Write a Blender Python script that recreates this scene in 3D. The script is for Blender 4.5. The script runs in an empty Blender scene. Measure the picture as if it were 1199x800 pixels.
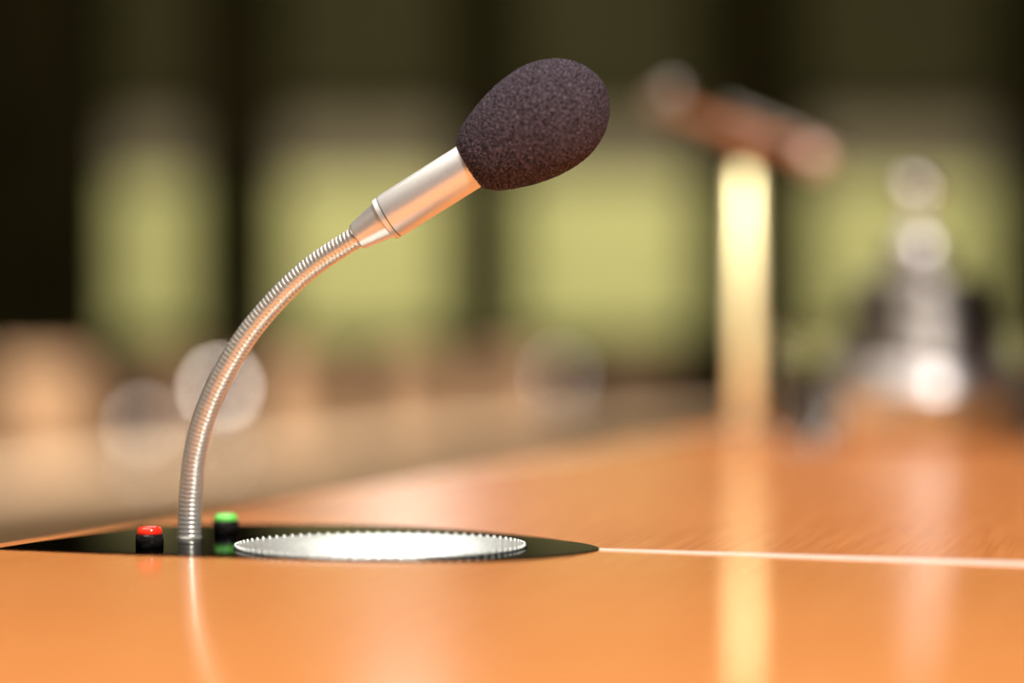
import bpy, bmesh, math, random
from mathutils import Vector, Matrix, noise
R = math.radians
PI = math.pi
random.seed(7)
S = bpy.context.scene
C = S.collection

# ------------------------------------------------------------------ camera, world, lights, exposure
cam_d = bpy.data.cameras.new('camera')
cam = bpy.data.objects.new('camera', cam_d); C.objects.link(cam)
cam.location = (0, 0, 0.072)
cam.rotation_euler = (R(90), 0, 0)
cam_d.lens = 85.0
cam_d.sensor_width = 36.0
cam_d.clip_start = 0.02
cam_d.clip_end = 100
cam_d.dof.use_dof = True
cam_d.dof.focus_distance = 0.85
cam_d.dof.aperture_fstop = 2.36
S.camera = cam

S.view_settings.view_transform = 'Standard'
S.view_settings.look = 'None'
S.view_settings.exposure = 0.0
S.view_settings.gamma = 1.0
S.view_settings.use_curve_mapping = False

W = bpy.data.worlds.new('world'); S.world = W
W.use_nodes = True
W.node_tree.nodes['Background'].inputs[0].default_value = (1.0, 0.86, 0.68, 1)
W.node_tree.nodes['Background'].inputs[1].default_value = 0.05


def area(name, loc, target, size, power, col=(1, 0.93, 0.82), size_y=None, spread=180):
    l = bpy.data.lights.new(name, 'AREA')
    l.energy = power; l.color = col; l.size = size
    if size_y:
        l.shape = 'RECTANGLE'; l.size_y = size_y
    l.spread = R(spread)
    o = bpy.data.objects.new(name, l); C.objects.link(o)
    o.location = loc
    o.rotation_euler = (Vector(target) - Vector(loc)).to_track_quat('-Z', 'Y').to_euler()
    return o




def spot(name, loc, target, power, size, col, radius=0.05):
    l = bpy.data.lights.new(name, 'SPOT')
    l.energy = power; l.color = col; l.spot_size = R(size); l.spot_blend = 1.0; l.shadow_soft_size = radius
    o = bpy.data.objects.new(name, l); C.objects.link(o)
    o.location = loc
    o.rotation_euler = (Vector(target) - Vector(loc)).to_track_quat('-Z', 'Y').to_euler()
    return o


# ceiling lamps of the hall, and an added spot for the brass post
area('table_light_panel', (-0.9, 0.9, 2.6), (-0.9, 0.9, 0), 2.0, 128, (1, 0.94, 0.86), size_y=5.0)
area('front_right_downlight', (1.5, -2.1, 2.4), (0.05, 0.75, 0), 0.42, 190, (1, 0.95, 0.88))
area('hall_pendant_lamp', (-0.40, 9.0, 2.25), (-0.05, 0.9, 0), 0.20, 28, (1, 0.97, 0.94), size_y=0.5)
spot('stand_fill_spot', (-0.5, -2.2, 1.9), (0.164, 1.8, 0.095), 8500, 2.8, (1, 0.92, 0.78))  # added narrow spot without a known fitting, brightens only the brass post
area('left_wall_washer', (-5.6, 1.5, 2.9), (-7.0, 1.5, 0.3), 4.0, 260, (1, 0.92, 0.8), size_y=0.5)
area('hall_downlight', (-0.5, 7.0, 3.2), (0, 8.6, -0.5), 2.5, 480, (1, 0.87, 0.72))
area('wall_washer', (0.0, 11.2, 2.9), (0, 14.0, 0.55), 7.0, 155, (1, 0.96, 0.9), size_y=0.5)

# ------------------------------------------------------------------ materials


def mat(name, base=(0.5, 0.5, 0.5), rough=0.5, metal=0.0, spec=0.5, coat=0.0, trans=0.0, ior=1.45, emit=None, estr=0.0):
    m = bpy.data.materials.new(name); m.use_nodes = True
    b = m.node_tree.nodes['Principled BSDF']
    b.inputs['Base Color'].default_value = (*base, 1)
    b.inputs['Roughness'].default_value = rough
    b.inputs['Metallic'].default_value = metal
    b.inputs['Specular IOR Level'].default_value = spec
    b.inputs['Coat Weight'].default_value = coat
    b.inputs['Transmission Weight'].default_value = trans
    b.inputs['IOR'].default_value = ior
    if emit:
        b.inputs['Emission Color'].default_value = (*emit, 1)
        b.inputs['Emission Strength'].default_value = estr
    return m


def speckle(m, c0, c1, scale=(1, 1, 1), nscale=10.0, detail=4.0, bump=0.0, dist=0.001, rotz=0.0, lo=0.35, hi=0.65):
    """noise driven variation between two colours, and an optional bump"""
    nt = m.node_tree; N = nt.nodes; L = nt.links
    b = N['Principled BSDF']
    tc = N.new('ShaderNodeTexCoord')
    mp0 = N.new('ShaderNodeMapping'); mp0.inputs['Rotation'].default_value = (0, 0, rotz)
    mp = N.new('ShaderNodeMapping'); mp.inputs['Scale'].default_value = scale
    nz = N.new('ShaderNodeTexNoise'); nz.inputs['Scale'].default_value = nscale; nz.inputs['Detail'].default_value = detail
    L.new(tc.outputs['Object'], mp0.inputs['Vector'])
    L.new(mp0.outputs['Vector'], mp.inputs['Vector'])
    L.new(mp.outputs['Vector'], nz.inputs['Vector'])
    cr = N.new('ShaderNodeValToRGB')
    cr.color_ramp.elements[0].position = lo; cr.color_ramp.elements[0].color = (*c0, 1)
    cr.color_ramp.elements[1].position = hi; cr.color_ramp.elements[1].color = (*c1, 1)
    L.new(nz.outputs['Fac'], cr.inputs['Fac'])
    L.new(cr.outputs['Color'], b.inputs['Base Color'])
    if bump:
        bp = N.new('ShaderNodeBump'); bp.inputs['Strength'].default_value = bump; bp.inputs['Distance'].default_value = dist
        L.new(nz.outputs['Fac'], bp.inputs['Height'])
        L.new(bp.outputs['Normal'], b.inputs['Normal'])
    return m


M = {}
GRAIN = math.atan2(0.26, 1.0)
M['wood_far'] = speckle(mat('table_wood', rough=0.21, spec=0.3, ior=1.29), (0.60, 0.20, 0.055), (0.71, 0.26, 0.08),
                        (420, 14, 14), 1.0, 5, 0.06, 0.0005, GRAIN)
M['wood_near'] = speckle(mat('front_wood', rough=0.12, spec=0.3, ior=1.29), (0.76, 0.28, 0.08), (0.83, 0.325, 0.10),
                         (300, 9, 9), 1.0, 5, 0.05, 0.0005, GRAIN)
M['wood_edge'] = speckle(mat('edge_wood', rough=0.4), (0.36, 0.15, 0.06), (0.46, 0.2, 0.08), (30, 30, 3), 4)
M['wood_base'] = speckle(mat('bell_base_wood', rough=0.35), (0.30, 0.14, 0.05), (0.42, 0.2, 0.07), (12, 60, 12), 3)
M['inlay'] = speckle(mat('pale_inlay', rough=0.3, spec=0.6), (0.93, 0.86, 0.8), (0.98, 0.92, 0.87), (50, 50, 50), 2)
M['panel'] = speckle(mat('black_panel', rough=0.07, metal=1.0), (0.028, 0.028, 0.03), (0.045, 0.045, 0.047), (900, 900, 900), 1, 2)
M['panel'].node_tree.nodes['Principled BSDF'].inputs['Specular Tint'].default_value = (0.08, 0.08, 0.085, 1)
M['alu'] = speckle(mat('satin_aluminium', rough=0.34, metal=0.72), (0.92, 0.90, 0.87), (0.96, 0.94, 0.91), (900, 900, 900), 1, 3, 0.05, 0.0001)
M['alu_dark'] = mat('seam_grey', (0.25, 0.24, 0.22), 0.4, 1.0)
M['neck'] = speckle(mat('nickel_gooseneck', rough=0.30, metal=0.78), (0.86, 0.83, 0.76), (0.92, 0.89, 0.82), (300, 300, 300), 1)
M['foam'] = speckle(mat('foam', rough=0.95, spec=0.15), (0.006, 0.0045, 0.0055), (0.27, 0.20, 0.25), (1, 1, 1), 2000, 2, 1.0, 0.0007, 0, 0.44, 0.80)
M['grille'] = speckle(mat('grille_metal', rough=0.29, metal=1.0), (0.42, 0.45, 0.43), (0.62, 0.65, 0.63), (1, 1, 1), 700, 2, 0.15, 0.0003)
M['bead'] = mat('grille_bead', (0.72, 0.75, 0.73), 0.4, 1.0)
M['button'] = speckle(mat('black_plastic', rough=0.2, spec=0.5), (0.010, 0.009, 0.009), (0.016, 0.014, 0.013), (200, 200, 200), 1)
M['red'] = speckle(mat('red_lens', rough=0.15, spec=0.6, emit=(1, 0.03, 0.01), estr=0.35), (0.75, 0.02, 0.01), (0.85, 0.04, 0.015), (300, 300, 300), 1)
M['green'] = speckle(mat('green_lens', rough=0.2, spec=0.6, emit=(0.12, 0.8, 0.08), estr=0.22), (0.16, 0.62, 0.1), (0.22, 0.7, 0.14), (300, 300, 300), 1)
M['brass'] = speckle(mat('brass', rough=0.5, metal=0.85), (0.97, 0.86, 0.50), (0.98, 0.90, 0.56), (120, 120, 120), 1)
M['copper'] = speckle(mat('copper_brown', rough=0.4, metal=0.3), (0.24, 0.085, 0.03), (0.32, 0.12, 0.045), (120, 120, 120), 1)
M['pink_metal'] = mat('rosy_metal', (0.85, 0.55, 0.46), 0.4, 0.6)
M['bronze'] = mat('grey_bronze', (0.22, 0.14, 0.085), 0.4, 0.4)
M['grey_metal'] = mat('grey_metal', (0.6, 0.56, 0.5), 0.35, 0.8)
M['silver'] = speckle(mat('bell_silver', rough=0.36, metal=1.0), (0.17, 0.15, 0.14), (0.20, 0.18, 0.165), (60, 60, 60), 1)
M['collar'] = mat('polished_silver', (0.62, 0.57, 0.56), 0.35, 1.0)
M['highlight_lip'] = mat('lip_highlight_silver', (0.45, 0.41, 0.40), 0.38, 1.0)  # lighter metal than the body, puts the rim highlight into the colour
M['glass'] = mat('clear_glass', (0.95, 0.98, 1.0), 0.02, 0, 0.5, 0, 1.0, 1.46)
M['water'] = mat('water', (0.97, 0.99, 1.0), 0.0, 0, 0.5, 0, 1.0, 1.33)
M['leather'] = speckle(mat('tan_leather', rough=0.5), (0.40, 0.25, 0.145), (0.50, 0.32, 0.19), (8, 8, 8), 3)
M['leather_dark'] = speckle(mat('brown_leather', rough=0.5), (0.13, 0.08, 0.045), (0.18, 0.11, 0.06), (8, 8, 8), 3)
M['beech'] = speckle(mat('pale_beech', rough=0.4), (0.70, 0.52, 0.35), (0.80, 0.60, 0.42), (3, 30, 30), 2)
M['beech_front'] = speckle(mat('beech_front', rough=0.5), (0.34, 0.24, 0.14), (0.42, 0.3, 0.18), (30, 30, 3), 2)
M['dark_metal'] = mat('dark_metal', (0.05, 0.045, 0.04), 0.4, 0.8)
M['chrome'] = mat('chrome', (0.85, 0.83, 0.82), 0.2, 1.0)
M['glint_glow'] = mat('highlight_glow', (1, 0.95, 0.9), 0.4, emit=(1, 0.86, 0.75), estr=21)  # glow of the globe added as a bright highlight
M['glint_glow_dim'] = mat('dim_highlight_glow', (1, 0.95, 0.9), 0.4, emit=(1, 0.9, 0.85), estr=5)  # weaker glow for the fainter added highlights
M['wall'] = speckle(mat('dark_wall', rough=0.8, spec=0.0), (0.004, 0.0035, 0.001), (0.007, 0.006, 0.002), (1, 1, 1), 2)
M['wall_side'] = speckle(mat('side_wall_paint', rough=0.8), (0.05, 0.042, 0.03), (0.065, 0.055, 0.04), (1, 1, 1), 2)
M['column'] = speckle(mat('dark_column', rough=0.6, spec=0.0), (0.004, 0.0035, 0.001), (0.010, 0.008, 0.003), (6, 6, 1), 2)
M['frame'] = speckle(mat('window_frame', rough=0.6, spec=0.0), (0.016, 0.014, 0.006), (0.022, 0.019, 0.009), (6, 6, 1), 2)
M['olive'] = speckle(mat('olive_blind', rough=0.9, spec=0.1), (0.42, 0.43, 0.17), (0.48, 0.48, 0.195), (1, 1, 6), 2)
M['grey_blind'] = speckle(mat('grey_blind', rough=0.9, spec=0.1), (0.12, 0.105, 0.065), (0.15, 0.13, 0.08), (1, 1, 6), 2)
M['brown_blind'] = speckle(mat('brown_blind', rough=0.9, spec=0.1), (0.018, 0.017, 0.006), (0.030, 0.027, 0.009), (1, 1, 6), 2)
M['carpet'] = speckle(mat('carpet', rough=0.95, spec=0.1), (0.16, 0.115, 0.07), (0.22, 0.16, 0.10), (20, 20, 20), 3)
M['ceiling'] = speckle(mat('ceiling_paint', rough=0.9), (0.2, 0.18, 0.14), (0.24, 0.21, 0.17), (1, 1, 1), 2)

# ------------------------------------------------------------------ helpers


def smooth(bm, on=True):
    for f in bm.faces:
        f.smooth = on


def obj(name, bm, m, parent=None, sm=False):
    bmesh.ops.recalc_face_normals(bm, faces=bm.faces)
    if sm:
        smooth(bm)
    me = bpy.data.meshes.new(name)
    bm.to_mesh(me); bm.free()
    me.materials.append(m)
    o = bpy.data.objects.new(name, me); C.objects.link(o)
    if parent:
        o.parent = parent
    return o


def tag(o, label, cat, group=None):
    o['label'] = label; o['category'] = cat
    if group:
        o['group'] = group
    return o


def thing(name, label, cat, loc=(0, 0, 0), rotz=0, group=None):
    o = bpy.data.objects.new(name, None); C.objects.link(o)
    o.empty_display_size = 0.05
    o.location = loc; o.rotation_euler = (0, 0, rotz)
    return tag(o, label, cat, group)


def struct(name, bm, m):
    o = obj(name, bm, m); o['kind'] = 'structure'
    return o


def dup(root, loc, rotz, label, group=None):
    r = root.copy(); C.objects.link(r)
    r.location = loc; r.rotation_euler = (0, 0, rotz)
    r['label'] = label
    if group:
        r['group'] = group
    for ch in list(root.children):
        c = ch.copy(); C.objects.link(c); c.parent = r
        for g in list(ch.children):
            d = g.copy(); C.objects.link(d); d.parent = c
    return r


def add_box(bm, x0, x1, y0, y1, z0, z1, bev=0.0, seg=2):
    r = bmesh.ops.create_cube(bm, size=1.0)
    vs = r['verts']
    for v in vs:
        v.co = Vector(((x0 + x1) / 2 + v.co.x * (x1 - x0), (y0 + y1) / 2 + v.co.y * (y1 - y0), (z0 + z1) / 2 + v.co.z * (z1 - z0)))
    if bev:
        es = list({e for v in vs for e in v.link_edges})
        bmesh.ops.bevel(bm, geom=es, offset=bev, segments=seg, affect='EDGES', profile=0.5)
    return bm


def box(*a, **k):
    return add_box(bmesh.new(), *a, **k)


def lathe(prof, seg=64, mtx=None, bm=None):
    """revolve (r, z) about z; ends at r = 0 close"""
    bm = bm or bmesh.new()
    rings = []
    for r, z in prof:
        if r < 1e-9:
            rings.append([bm.verts.new((0, 0, z))])
        else:
            rings.append([bm.verts.new((r * math.cos(2 * PI * i / seg), r * math.sin(2 * PI * i / seg), z)) for i in range(seg)])
    for a, b in zip(rings[:-1], rings[1:]):
        for i in range(seg):
            j = (i + 1) % seg
            if len(a) == 1 and len(b) == 1:
                continue
            if len(a) == 1:
                bm.faces.new((a[0], b[i], b[j]))
            elif len(b) == 1:
                bm.faces.new((a[i], a[j], b[0]))
            else:
                bm.faces.new((a[i], a[j], b[j], b[i]))
    if mtx is not None:
        vs = [v for rg in rings for v in rg]
        bmesh.ops.transform(bm, matrix=mtx, verts=vs)
    return bm


def prism(poly, z0, z1, bev=0.0):
    bm = bmesh.new()
    lo = [bm.verts.new((x, y, z0)) for x, y in poly]
    hi = [bm.verts.new((x, y, z1)) for x, y in poly]
    bm.faces.new(lo[::-1])
    top = bm.faces.new(hi)
    n = len(poly)
    for i in range(n):
        j = (i + 1) % n
        bm.faces.new((lo[i], lo[j], hi[j], hi[i]))
    if bev:
        bmesh.ops.bevel(bm, geom=list(top.edges), offset=bev, segments=2, affect='EDGES', profile=0.5)
    return bm


def cr(pts, n=8, closed=False):
    """Catmull-Rom through points"""
    P = [Vector(p) for p in pts]
    out = []
    m = len(P)
    rng = range(m) if closed else range(m - 1)
    for i in rng:
        if closed:
            a, b, c, d = P[(i - 1) % m], P[i], P[(i + 1) % m], P[(i + 2) % m]
        else:
            b, c = P[i], P[i + 1]
            a = P[i - 1] if i else b * 2 - c
            d = P[i + 2] if i + 2 < m else c * 2 - b
        for k in range(n):
            t = k / n
            out.append(0.5 * ((2 * b) + (c - a) * t + (2 * a - 5 * b + 4 * c - d) * t * t + (3 * b - a - 3 * c + d) * t ** 3))
    if not closed:
        out.append(P[-1].copy())
    return out


def tube(path, rad, seg=20, caps=True, bm=None):
    """tube along 3D points; rad is a number or a list"""
    bm = bm or bmesh.new()
    n = len(path)
    rs = rad if isinstance(rad, (list, tuple)) else [rad] * n
    t0 = (path[1] - path[0]).normalized()
    up = Vector((0, 1, 0)) if abs(t0.y) < 0.9 else Vector((1, 0, 0))
    rings = []
    for i in range(n):
        t = (path[min(i + 1, n - 1)] - path[max(i - 1, 0)]).normalized()
        up = (up - t * up.dot(t)).normalized()
        s = t.cross(up)
        rings.append([bm.verts.new(path[i] + (up * math.cos(2 * PI * k / seg) + s * math.sin(2 * PI * k / seg)) * rs[i]) for k in range(seg)])
    for a, b in zip(rings[:-1], rings[1:]):
        for k in range(seg):
            j = (k + 1) % seg
            bm.faces.new((a[k], a[j], b[j], b[k]))
    if caps:
        bm.faces.new(rings[0][::-1]); bm.faces.new(rings[-1])
    return bm


def axis_matrix(origin, direction):
    q = Vector(direction).to_track_quat('Z', 'Y')
    return Matrix.Translation(origin) @ q.to_matrix().to_4x4()


# ------------------------------------------------------------------ the setting: a hall below the dais
FZ = -1.06           # hall floor
DZ = -0.76           # dais floor
BW = 14.0            # face of the rear wall

fl = bmesh.new(); add_box(fl, -7, 7, 3.2, BW + 0.4, FZ - 0.1, FZ); struct('floor', fl, M['carpet'])
struct('floor_dais', box(-7, 7, -4.4, 3.2, DZ - 0.4, DZ), M['carpet'])
struct('wall_back', box(-7, 7, BW, BW + 0.3, FZ, 4.0), M['wall'])
struct('wall_left', box(-7.3, -7, -4.4, BW + 0.3, FZ - 0.1, 4.0), M['wall_side'])
struct('wall_right', box(7, 7.3, -4.4, BW + 0.3, FZ - 0.1, 4.0), M['wall_side'])
struct('wall_front', box(-7.3, 7.3, -4.7, -4.4, DZ - 0.4, 4.0), M['wall_side'])
struct('ceiling', box(-7.3, 7.3, -4.7, BW + 0.4, 4.0, 4.2), M['ceiling'])

PX = BW / 2831.0


def wx(p):
    return (p - 599.5) * PX


def wz(p):
    return 0.072 + (400 - p) * PX


# dark columns of the rear wall between the windows
bays = [(138, 232), (332, 526), (606, 812), (940, 1160)]
edges = [-420] + [v for b in bays for v in b] + [1560]
for i in range(0, len(edges), 2):
    bm = bmesh.new()
    a, b = wx(edges[i]), wx(edges[i + 1])
    add_box(bm, a, b, BW - 0.22, BW, FZ, 4.0, 0.015)
    add_box(bm, a - 0.012, b + 0.012, BW - 0.235, BW, FZ, FZ + 0.12, 0.01)
    struct('trim_%d' % (i // 2 + 1), bm, M['column'])

for i, (p, q) in enumerate(bays):
    a, b = wx(p), wx(q)
    bm = bmesh.new()
    add_box(bm, a, b, BW - 0.10, BW - 0.02, wz(140), wz(122), 0.008)      # transom
    add_box(bm, a, b, BW - 0.12, BW - 0.02, wz(402), wz(392), 0.008)      # sill
    add_box(bm, a, b, BW - 0.10, BW - 0.02, wz(-120), wz(-110), 0.008)
    w = struct('window_%d' % (i + 1), bm, M['frame'])
    add = lambda nm, y0, y1, m: obj(nm, box(a, b, BW - 0.05, BW - 0.03, wz(y1), wz(y0), bev=0.003), M[m], w)
    add('lower_blind', 214, 392, 'olive')
    add('middle_blind', 140, 214, 'grey_blind')
    add('upper_blind', -110, 122, 'brown_blind')

# ------------------------------------------------------------------ the table
edge_pts = [(-0.330, 0.420), (-0.262, 0.640), (-0.186, 0.853), (-0.153, 0.944), (-0.134, 1.000), (-0.105, 1.095), (-0.070, 1.200),
            (-0.018, 1.380), (0.050, 1.592), (0.105, 1.760), (0.165, 1.900), (0.240, 2.020), (0.390, 2.140), (0.650, 2.270), (1.05, 2.36)]
edge = [(v.x, v.y) for v in cr([(x, y, 0) for x, y in edge_pts], 6)]
TH = 0.034
# joint between the two leaves: along the near edge of the panel, then the pale inlay
joint = [(-0.1905, 0.8405), (-0.1273, 0.8200), (-0.1002, 0.8120), (-0.0560, 0.7980), (-0.0110, 0.7950), (0.0058, 0.8025), (0.020, 0.8170), (0.0304, 0.8340)]
SL = (0.7785 - 0.832) / (0.165 - 0.0304)
joint = [(x * 0.9917, y * 0.9917 - 0.0022 * max(0, min(1, (0.845 - y) / 0.03))) for x, y in joint[:-1]] + [joint[-1]]
jend = (1.05, 0.832 + SL * (1.05 - 0.0304))
table = thing('conference_table', 'glossy orange brown wooden table with pale inlay line, filling the foreground', 'table', (0, 0, DZ))


def tpart(name, bm, m, **k):
    bmesh.ops.translate(bm, verts=bm.verts, vec=(0, 0, -DZ))
    return obj(name, bm, m, table, **k)


i0 = max(i for i, p in enumerate(edge) if p[1] < 0.8405)
far_poly = joint + [jend] + edge[::-1][:len(edge) - i0 - 1]
near_poly = edge[:i0 + 1] + joint + [jend] + [(1.05, 0.42)]
tpart('far_leaf', prism(far_poly, -TH, 0.0, 0.0), M['wood_far'])
tpart('near_leaf', prism(near_poly, -TH, 0.0002, 0.0), M['wood_near'])
w0, w1 = 0.0022, 0.011
inl = [(0.0300, 0.8345), (jend[0], jend[1] + 0.006 + 0.05), (jend[0], jend[1] - 0.006 - 0.02), (0.0304, 0.8310)]
inl = [(0.0300, 0.8338), (0.165, 0.7785 + 0.0045), (jend[0], jend[1] + 0.010), (jend[0], jend[1] - 0.010), (0.165, 0.7785 - 0.0045), (0.0300, 0.8318)]
tpart('inlay_strip', prism(inl, -0.004, 0.0007, 0.0), M['inlay'])
# apron set in under the edge and two pedestals
apr = [(x + 0.12, y - 0.03) for x, y in edge[2:-6]]
apr2 = [(x + 0.15, y - 0.03) for x, y in edge[2:-6]]
tpart('apron', prism(apr + apr2[::-1], -0.16, -TH), M['wood_edge'])
for x, y in ((0.15, 0.85), (0.55, 1.7)):
    bm = box(x - 0.11, x + 0.11, y - 0.11, y + 0.11, DZ + 0.03, -TH, bev=0.01)
    add_box(bm, x - 0.2, x + 0.2, y - 0.2, y + 0.2, DZ, DZ + 0.03, 0.01)
    tpart('pedestal', bm, M['wood_edge'])

# ------------------------------------------------------------------ the black panel let into the table
pan_pts = [(-0.1800, 0.8425), (-0.1273, 0.8215), (-0.1002, 0.8135), (-0.0560, 0.7995), (-0.0110, 0.7965), (0.0058, 0.8035), (0.0195, 0.8180),
           (0.0300, 0.8380), (0.0274, 0.8580), (0.0187, 0.8750), (0.0065, 0.8940), (-0.0128, 0.9160), (-0.0396, 0.9390), (-0.067, 0.9500),
           (-0.101, 0.9540), (-0.1257, 0.9500), (-0.1455, 0.9440)]
sm_part = [(v.x * 0.9917, v.y * 0.9917 - 0.0026 * max(0, min(1, (0.845 - v.y) / 0.03))) for v in cr([(x, y, 0) for x, y in pan_pts], 7)]
PT = 0.0006
panel = tag(obj('control_panel', prism(sm_part, -0.002, PT, 0.0003), M['panel']),
            'glossy black inset panel with rounded end, let into the table under the microphone', 'panel')

# ------------------------------------------------------------------ the speaker grille
GX, GY, GR = -0.0457, 0.8420, 0.0508
grille = thing('speaker_grille', 'round silver perforated speaker grille lying in the black panel', 'speaker', (GX, GY, PT))
gp = [(0, 0.0), (GR, 0.0), (GR, 0.0003), (GR - 0.0004, 0.0006), (GR - 0.0012, 0.0007), (GR * 0.5, 0.0008), (0, 0.0008)]
obj('mesh_plate', lathe(gp, 128), M['grille'], grille, sm=True)
bm = bmesh.new()
nb = 84
for k in range(nb):
    a = 2 * PI * k / nb
    bmesh.ops.create_icosphere(bm, subdivisions=2, radius=0.0008, matrix=Matrix.Translation((math.cos(a) * (GR - 0.0006), math.sin(a) * (GR - 0.0006), 0.0006)))
obj('beaded_rim', bm, M['bead'], grille, sm=True)

# ------------------------------------------------------------------ the two buttons


def button(name, x, y, lens, label):
    t = thing(name, label, 'button', (x, y, PT), 0, 'buttons on the black panel')
    obj('barrel', lathe([(0, 0), (0.0049, 0), (0.0049, 0.0038), (0.0046, 0.0043), (0.0040, 0.0044), (0, 0.0044)], 48), M['button'], t, sm=False)
    obj('lens', lathe([(0, 0.0044), (0.0042, 0.0044), (0.0043, 0.0052), (0.0041, 0.0063), (0.0034, 0.0069), (0.0029, 0.0066), (0, 0.0066)], 48), lens, t, sm=False)
    for c in t.children:
        for p in c.data.polygons:
            p.use_smooth = abs(p.normal.z) < 0.5
    return t


button('push_button', -0.1262, 0.8420, M['red'], 'small black push button with red cap, left of the gooseneck')
button('push_button', -0.1070, 0.9040, M['green'], 'small black push button with green cap, right of the gooseneck')

# ------------------------------------------------------------------ the gooseneck microphone


def pt(px, py, d):
    return Vector(((px - 599.5) * d / 2831.0, d, 0.072 + (400 - py) * d / 2831.0))


BASE = pt(222, 632.5, 0.8775)
mic = thing('gooseneck_microphone', 'silver gooseneck microphone with black foam windscreen rising from the black panel', 'microphone', (BASE.x, BASE.y, PT))


def mpart(name, bm, m, **k):
    bmesh.ops.translate(bm, verts=bm.verts, vec=(-BASE.x, -BASE.y, -PT))
    return obj(name, bm, m, mic, **k)


hd = pt(627, 146, 0.842)          # centre of the foam
hs = pt(452, 256, 0.851)          # back end of the handle
ax = (hd - hs).normalized()
u = 0.0003                         # one pixel at the focus
ctl = [Vector((BASE.x, BASE.y, PT)), pt(222, 610, 0.8772), pt(223.2, 580, 0.8765), pt(228, 533, 0.8748), pt(240, 487, 0.8725), pt(260.5, 440, 0.8695),
       pt(291, 390, 0.866), pt(331, 343.5, 0.862), pt(369, 309.5, 0.8585)]
ctl.append(hs - ax * u * 41)
ctl.append(hs - ax * u * 30)
path = cr(ctl, 60)
# resample evenly and let the radius follow the wound wire
ls = [0.0]
for a, b in zip(path[:-1], path[1:]):
    ls.append(ls[-1] + (b - a).length)
PITCH, SUB = 0.00165, 8
n = int(ls[-1] / PITCH * SUB)
rp, rr, j = [], [], 0
for i in range(n + 1):
    s = ls[-1] * i / n
    while j < len(ls) - 2 and ls[j + 1] < s:
        j += 1
    f = (s - ls[j]) / max(1e-9, ls[j + 1] - ls[j])
    rp.append(path[j].lerp(path[j + 1], f))
    ph = (s / PITCH) % 1.0
    k = s / ls[-1]
    rr.append((0.00432 - 0.00045 * k) - 0.00020 * (1 - math.sin(PI * ph)) ** 1.6)
mpart('gooseneck', tube(rp, rr, 28), M['neck'], sm=True)
mpart('base_collar', lathe([(0, 0), (0.0045, 0), (0.0045, 0.0004), (0.0043, 0.0006), (0, 0.0008)], 40, Matrix.Translation((BASE.x, BASE.y, PT))), M['neck'])
mt = axis_matrix(hs, ax)
hp = [(0, -41), (15.3, -41), (16.3, -40), (17, -38), (23.3, -3.5), (23.6, -3), (26.2, -2.6), (27.0, -1.6), (27.0, 3.9), (26.0, 4.2), (26.0, 5.2), (27.4, 5.5), (27.6, 6.5),
      (27.6, 150), (0, 150)]
hb = bmesh.new()
lathe([(r * u, z * u) for r, z in hp], 96, mt, hb)
handle = mpart('handle', hb, M['alu'])
mpart('seam', lathe([(r * u, z * u) for r, z in ((26.2, 4.1), (26.9, 4.1), (26.9, 5.3), (26.2, 5.3))], 96, mt), M['alu_dark'])
for p in handle.data.polygons:
    p.use_smooth = True
mod = handle.modifiers.new('edges', 'EDGE_SPLIT'); mod.split_angle = R(35)
fp = [(-90.5, 0), (-91, 24), (-90, 31), (-85, 35.5), (-78, 41.5), (-62, 49), (-45, 55.5), (-27, 60.5), (-8, 64), (10, 65.3), (25, 64.6), (42, 60.8), (62, 51.5), (76, 39), (84, 28), (90, 14.5), (92.3, 0)]
prof = [(max(0.0, v.y) * u, v.x * u) for v in cr([(z, r, 0) for z, r in fp], 14)]
prof[0] = (0, prof[0][1]); prof[-1] = (0, prof[-1][1])
fb = lathe(prof, 420, axis_matrix(hd, ax))
fb.normal_update()
for v in fb.verts:
    q = v.co * 1500
    v.co += v.normal * (0.00022 * noise.noise(q) + 0.00012 * noise.noise(q * 0.35))
mpart('foam_windscreen', fb, M['foam'], sm=True)

# ------------------------------------------------------------------ brass stand with the tilted crossbar
SD = 1.80
SC = SD / 2831.0
sx = (872 - 599.5) * SC
stand = thing('brass_stand', 'tall thin brass post carrying a tilted copper brown crossbar, left of the bell', 'stand', (sx, SD, 0.0))
obj('base', lathe([(0, 0), (0.014, 0), (0.014, 0.003), (0.012, 0.005), (0.0085, 0.007), (0.0075, 0.012), (0, 0.012)], 48), M['bronze'], stand, sm=True)
obj('post', lathe([(0, 0.010), (0.0070, 0.010), (0.0070, 0.196), (0.0055, 0.200), (0, 0.200)], 40), M['brass'], stand, sm=True)


def sp(px, py, dy=0.0):
    return Vector(((px - 599.5) * SC - sx, dy, 0.072 + (400 - py) * SC))


obj('pivot', tube([Vector((0, 0, 0.199)), sp(871, 150)], 0.0035, 16), M['copper'], stand, sm=True)
A, B = sp(772, 124), sp(950, 182)
obj('crossbar', tube([A, A.lerp(B, 0.2), A.lerp(B, 0.5), A.lerp(B, 0.8), B], [0.005, 0.0065, 0.0075, 0.0065, 0.005], 20), M['copper'], stand, sm=True)
def ball(c, r):
    b = bmesh.new(); bmesh.ops.create_uvsphere(b, u_segments=32, v_segments=20, radius=r, matrix=Matrix.Translation(c)); return b
obj('knob', ball(sp(772, 124), 0.011), M['bronze'], stand, sm=True)
obj('knob', ball(sp(953, 183), 0.011), M['pink_metal'], stand, sm=True)
obj('finial', ball(sp(788, 108), 0.007), M['grey_metal'], stand, sm=True)
obj('thin_rod', tube([sp(850, 128, -0.006), sp(1000, 190, -0.006)], 0.0016, 12), M['grey_metal'], stand, sm=True)

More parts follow.
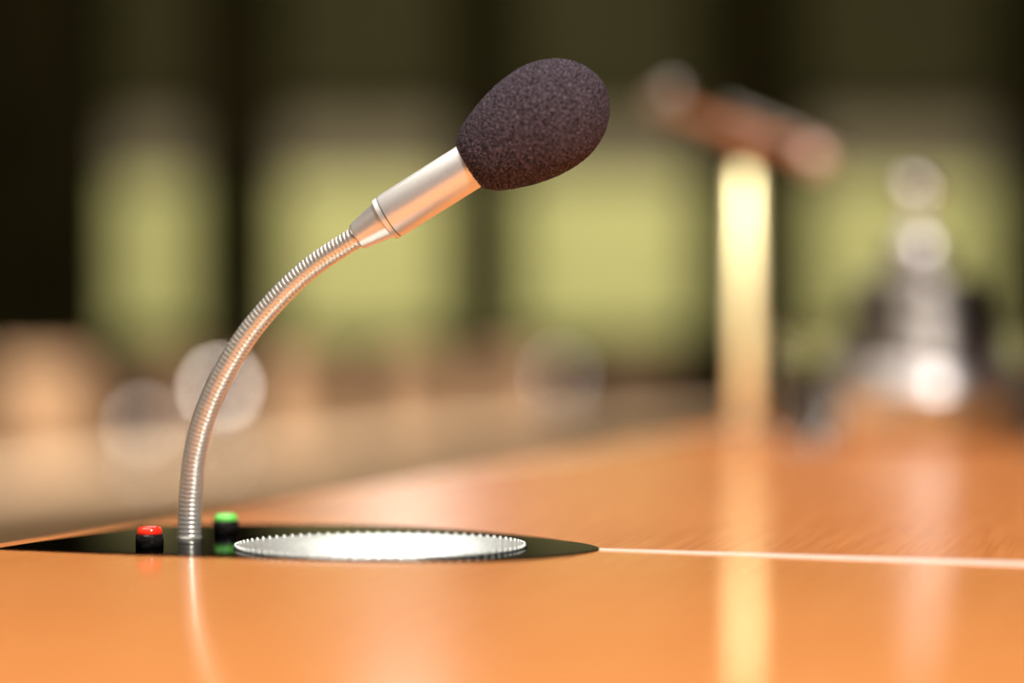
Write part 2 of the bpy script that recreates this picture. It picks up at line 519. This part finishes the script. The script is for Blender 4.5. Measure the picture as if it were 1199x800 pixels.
# ------------------------------------------------------------------ the bell
BD = 1.85
bell = thing('table_bell', 'silver bell with round knob on a brown wooden base, at right of the brass post', 'bell', ((1074 - 599.5) * BD / 2831, BD, 0.0))
obj('wooden_base', lathe([(0, 0), (0.088, 0), (0.090, 0.003), (0.090, 0.012), (0.086, 0.016), (0.079, 0.019), (0.074, 0.026), (0.070, 0.029), (0, 0.029)], 80), M['wood_base'], bell, sm=True)
lip = [(0, 0.029), (0.066, 0.029), (0.0685, 0.031), (0.0685, 0.034), (0.0655, 0.041), (0.0625, 0.049), (0.061, 0.056), (0, 0.056)]
obj('lip', lathe(lip, 80), M['highlight_lip'], bell, sm=True)
bp_ = [(0, 0.055), (0.0608, 0.055), (0.060, 0.060), (0.0565, 0.075), (0.0535, 0.092), (0.0515, 0.106), (0.0505, 0.1165),
       (0.0495, 0.119), (0.047, 0.1205), (0.022, 0.121), (0, 0.121)]
obj('bell_body', lathe(bp_, 80), M['silver'], bell, sm=True)
obj('collar', lathe([(0, 0.120), (0.023, 0.120), (0.0235, 0.126), (0.0230, 0.136), (0.0225, 0.149), (0.021, 0.1515), (0.006, 0.1535), (0.0042, 0.168), (0.0050, 0.176), (0, 0.176)], 48), M['collar'], bell, sm=True)
obj('knob', ball(Vector((0, 0, 0.186)), 0.0128), M['chrome'], bell, sm=True)

# ------------------------------------------------------------------ drinking glasses beside the bell
gl = thing('drinking_glass', 'small clear drinking glass between the brass post and the bell', 'glass', ((945 - 599.5) * 1.70 / 2831, 1.70, 0.0), 0, 'drinking glasses')
obj('glass_body', lathe([(0, 0), (0.022, 0), (0.0235, 0.002), (0.027, 0.078), (0.0255, 0.0785), (0.0222, 0.008), (0, 0.006)], 48), M['glass'], gl, sm=True)
gm = gl.children[0].modifiers.new('edges', 'EDGE_SPLIT'); gm.split_angle = R(35)
dup(gl, ((1216 - 599.5) * 1.70 / 2831, 1.70, 0.0), 0, 'small clear drinking glass cut by the right edge, beyond the bell', 'drinking glasses')

# ------------------------------------------------------------------ the hall: a curved desk with chairs and added globes glowing as highlights
DT = -0.29
dk = [(-2.3, 3.9), (-1.65, 5.2), (-1.12, 6.4), (-0.55, 7.7), (0.15, 9.2), (1.0, 10.5), (2.1, 11.5), (3.6, 12.1)]
dkc = [(v.x, v.y) for v in cr([(x, y, 0) for x, y in dk], 8)]


def off(poly, d):
    out = []
    for i, p in enumerate(poly):
        a = Vector(poly[max(0, i - 1)]); b = Vector(poly[min(len(poly) - 1, i + 1)])
        t = (b - a).normalized(); nrm = Vector((-t.y, t.x))
        out.append((p[0] + nrm.x * d, p[1] + nrm.y * d))
    return out


back = off(dkc, 0.42)
pf0, pf1 = off(dkc, 0.06), off(dkc, 0.09)
UN = 8
desk_labels = ['pale wooden desk at the left edge of the photo, in the hall beyond the table',
               'pale wooden desk seen behind the foot of the gooseneck, in the hall',
               'pale wooden desk in the hall, seen below the microphone handle',
               'pale wooden desk in the hall, just left of the brass post',
               'pale wooden desk in the hall, seen between brass post and bell',
               'pale wooden desk in the hall at the right edge, beyond the bell']
for k in range(UN, len(dkc) - UN, UN):
    g = 0.004
    c0 = Vector(dkc[k]).lerp(Vector(dkc[k + UN]), 0.5)
    unit = thing('desk', desk_labels[k // UN - 1], 'desk', (c0.x, c0.y, FZ), 0, 'desks in the curved hall row')

    def quad(a, b, z0, z1, bev):
        lerp = lambda p, q, t: tuple(Vector(p).lerp(Vector(q), t))
        poly = [lerp(a[k], a[k + UN], 0.01), lerp(a[k], a[k + UN], 0.99), lerp(b[k], b[k + UN], 0.99), lerp(b[k], b[k + UN], 0.01)]
        bm = prism(poly, z0, z1, bev)
        bmesh.ops.translate(bm, verts=bm.verts, vec=(-c0.x, -c0.y, -FZ))
        return bm
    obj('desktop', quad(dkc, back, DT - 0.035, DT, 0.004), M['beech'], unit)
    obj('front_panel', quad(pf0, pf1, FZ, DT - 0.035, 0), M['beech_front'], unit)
    for e in (0.04, 0.96):
        a, b = Vector(pf1[k]).lerp(Vector(pf1[k + UN]), e), Vector(back[k]).lerp(Vector(back[k + UN]), e)
        t = (b - a).normalized(); nn = Vector((-t.y, t.x)) * 0.012
        bm = prism([tuple(a + nn), tuple(a - nn), tuple(b - nn - t * 0.03), tuple(b + nn - t * 0.03)], FZ, DT - 0.035)
        bmesh.ops.translate(bm, verts=bm.verts, vec=(-c0.x, -c0.y, -FZ))
        obj('side_panel', bm, M['beech_front'], unit)


def chair(name, label, leather):
    t = thing(name, label, 'chair', (0, 0, FZ), 0, 'leather chairs behind the desks')
    obj('seat', box(-0.26, 0.26, -0.26, 0.24, 0.40, 0.50, bev=0.035, seg=3), M[leather], t, sm=True)
    b = box(-0.27, 0.27, 0.20, 0.30, 0.46, 1.06, bev=0.045, seg=4)
    for v in b.verts:
        v.co.y += 0.10 * (v.co.z - 0.46) - 0.35 * v.co.x ** 2
        v.co.x *= 1.0 - 0.14 * max(0, v.co.z - 0.75) / 0.3
    obj('backrest', b, M[leather], t, sm=True)
    for s in (-1, 1):
        b = box(s * 0.31 - 0.03, s * 0.31 + 0.03, -0.20, 0.22, 0.62, 0.66, bev=0.015)
        add_box(b, s * 0.31 - 0.015, s * 0.31 + 0.015, -0.03, 0.03, 0.44, 0.63, 0.006)
        add_box(b, min(s * 0.25, s * 0.32), max(s * 0.25, s * 0.32), -0.03, 0.03, 0.425, 0.455, 0.006)
        obj('armrest', b, M['leather_dark'], t)
    obj('column', lathe([(0, 0.06), (0.03, 0.06), (0.03, 0.25), (0.022, 0.26), (0.022, 0.40), (0, 0.40)], 24), M['dark_metal'], t, sm=True)
    b = bmesh.new()
    for k in range(5):
        a = 2 * PI * k / 5
        tube([Vector((0, 0, 0.075)), Vector((0.30 * math.cos(a), 0.30 * math.sin(a), 0.035))], [0.028, 0.018], 10, bm=b)
        bmesh.ops.create_icosphere(b, subdivisions=2, radius=0.026, matrix=Matrix.Translation((0.29 * math.cos(a), 0.29 * math.sin(a), 0.026)))
    obj('star_base', b, M['dark_metal'], t)
    return t


def chair_at(px):
    """the place along the sight line of a pixel column that lies 0.80 m behind the desk's front edge, and the desk's direction there"""
    d = 5.0
    while d < BW - 0.6:
        p = Vector(((px - 599.5) * d / 2831.0, d))
        best = None
        for a, b in zip(dkc[:-1], dkc[1:]):
            a, b = Vector(a), Vector(b)
            t = max(0, min(1, (p - a).dot(b - a) / (b - a).length_squared))
            v = p - (a + (b - a) * t)
            if best is None or v.length < best[0]:
                best = (v.length, (b - a).x * v.y - (b - a).y * v.x, math.atan2(b.y - a.y, b.x - a.x))
        if best[1] > 0 and best[0] >= 0.80:
            break
        d += 0.02
    return (p.x, p.y, FZ), best[2]


spots = [(-25, 'tan', 'tan leather chair at the far left edge, behind the row of desks'),
         (132, 'tan', 'tan leather chair second from the left edge, beyond the desks'),
         (290, 'dark', 'brown leather chair just right of the gooseneck bend, beyond the desks'),
         (420, 'tan', 'tan leather chair below the narrow end of the microphone handle, beyond the desks'),
         (548, 'tan', 'tan leather chair straight below the left edge of the black foam windscreen'),
         (658, 'tan', 'tan leather chair straight below the black foam windscreen, beyond the desks'),
         (795, 'dark', 'brown leather chair just left of the brass post, beyond the desks'),
         (985, 'tan', 'tan leather chair seen between brass post and bell'),
         (1175, 'dark', 'brown leather chair seen right of the bell')]
protos = {}
for px, kind, label in spots:
    loc, ang = chair_at(px)
    rz = ang
    if kind not in protos:
        protos[kind] = chair('leather_chair', label, 'leather' if kind == 'tan' else 'leather_dark')
        protos[kind].location = loc; protos[kind].rotation_euler = (0, 0, rz)
    else:
        dup(protos[kind], loc, rz, label)


def glint(px, py, d, label, m, r):  # adds a glowing globe on a stem in place of a blurred highlight
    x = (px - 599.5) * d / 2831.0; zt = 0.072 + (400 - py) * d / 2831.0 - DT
    t = thing('desk_glint', label, 'glint', (x, d, DT), 0, 'added highlight globes on the desks')
    obj('glint_base', lathe([(0, 0), (0.045, 0), (0.045, 0.008), (0.012, 0.014), (0, 0.014)], 32), M['chrome'], t, sm=True)
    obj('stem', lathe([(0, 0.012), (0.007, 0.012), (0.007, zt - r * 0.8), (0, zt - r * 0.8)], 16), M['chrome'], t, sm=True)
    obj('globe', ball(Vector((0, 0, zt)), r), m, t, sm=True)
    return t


glint(258, 453, 7.35, 'small added globe glowing as a highlight, a bright pale disc behind the gooseneck', M['glint_glow'], 0.015)
glint(168, 497, 7.0, 'small added globe glowing faintly as a highlight, left of the brighter one behind the gooseneck', M['glint_glow_dim'], 0.015)
glint(655, 437, 9.6, 'small added globe glowing faintly as a highlight, below the black foam windscreen', M['glint_glow_dim'], 0.013)
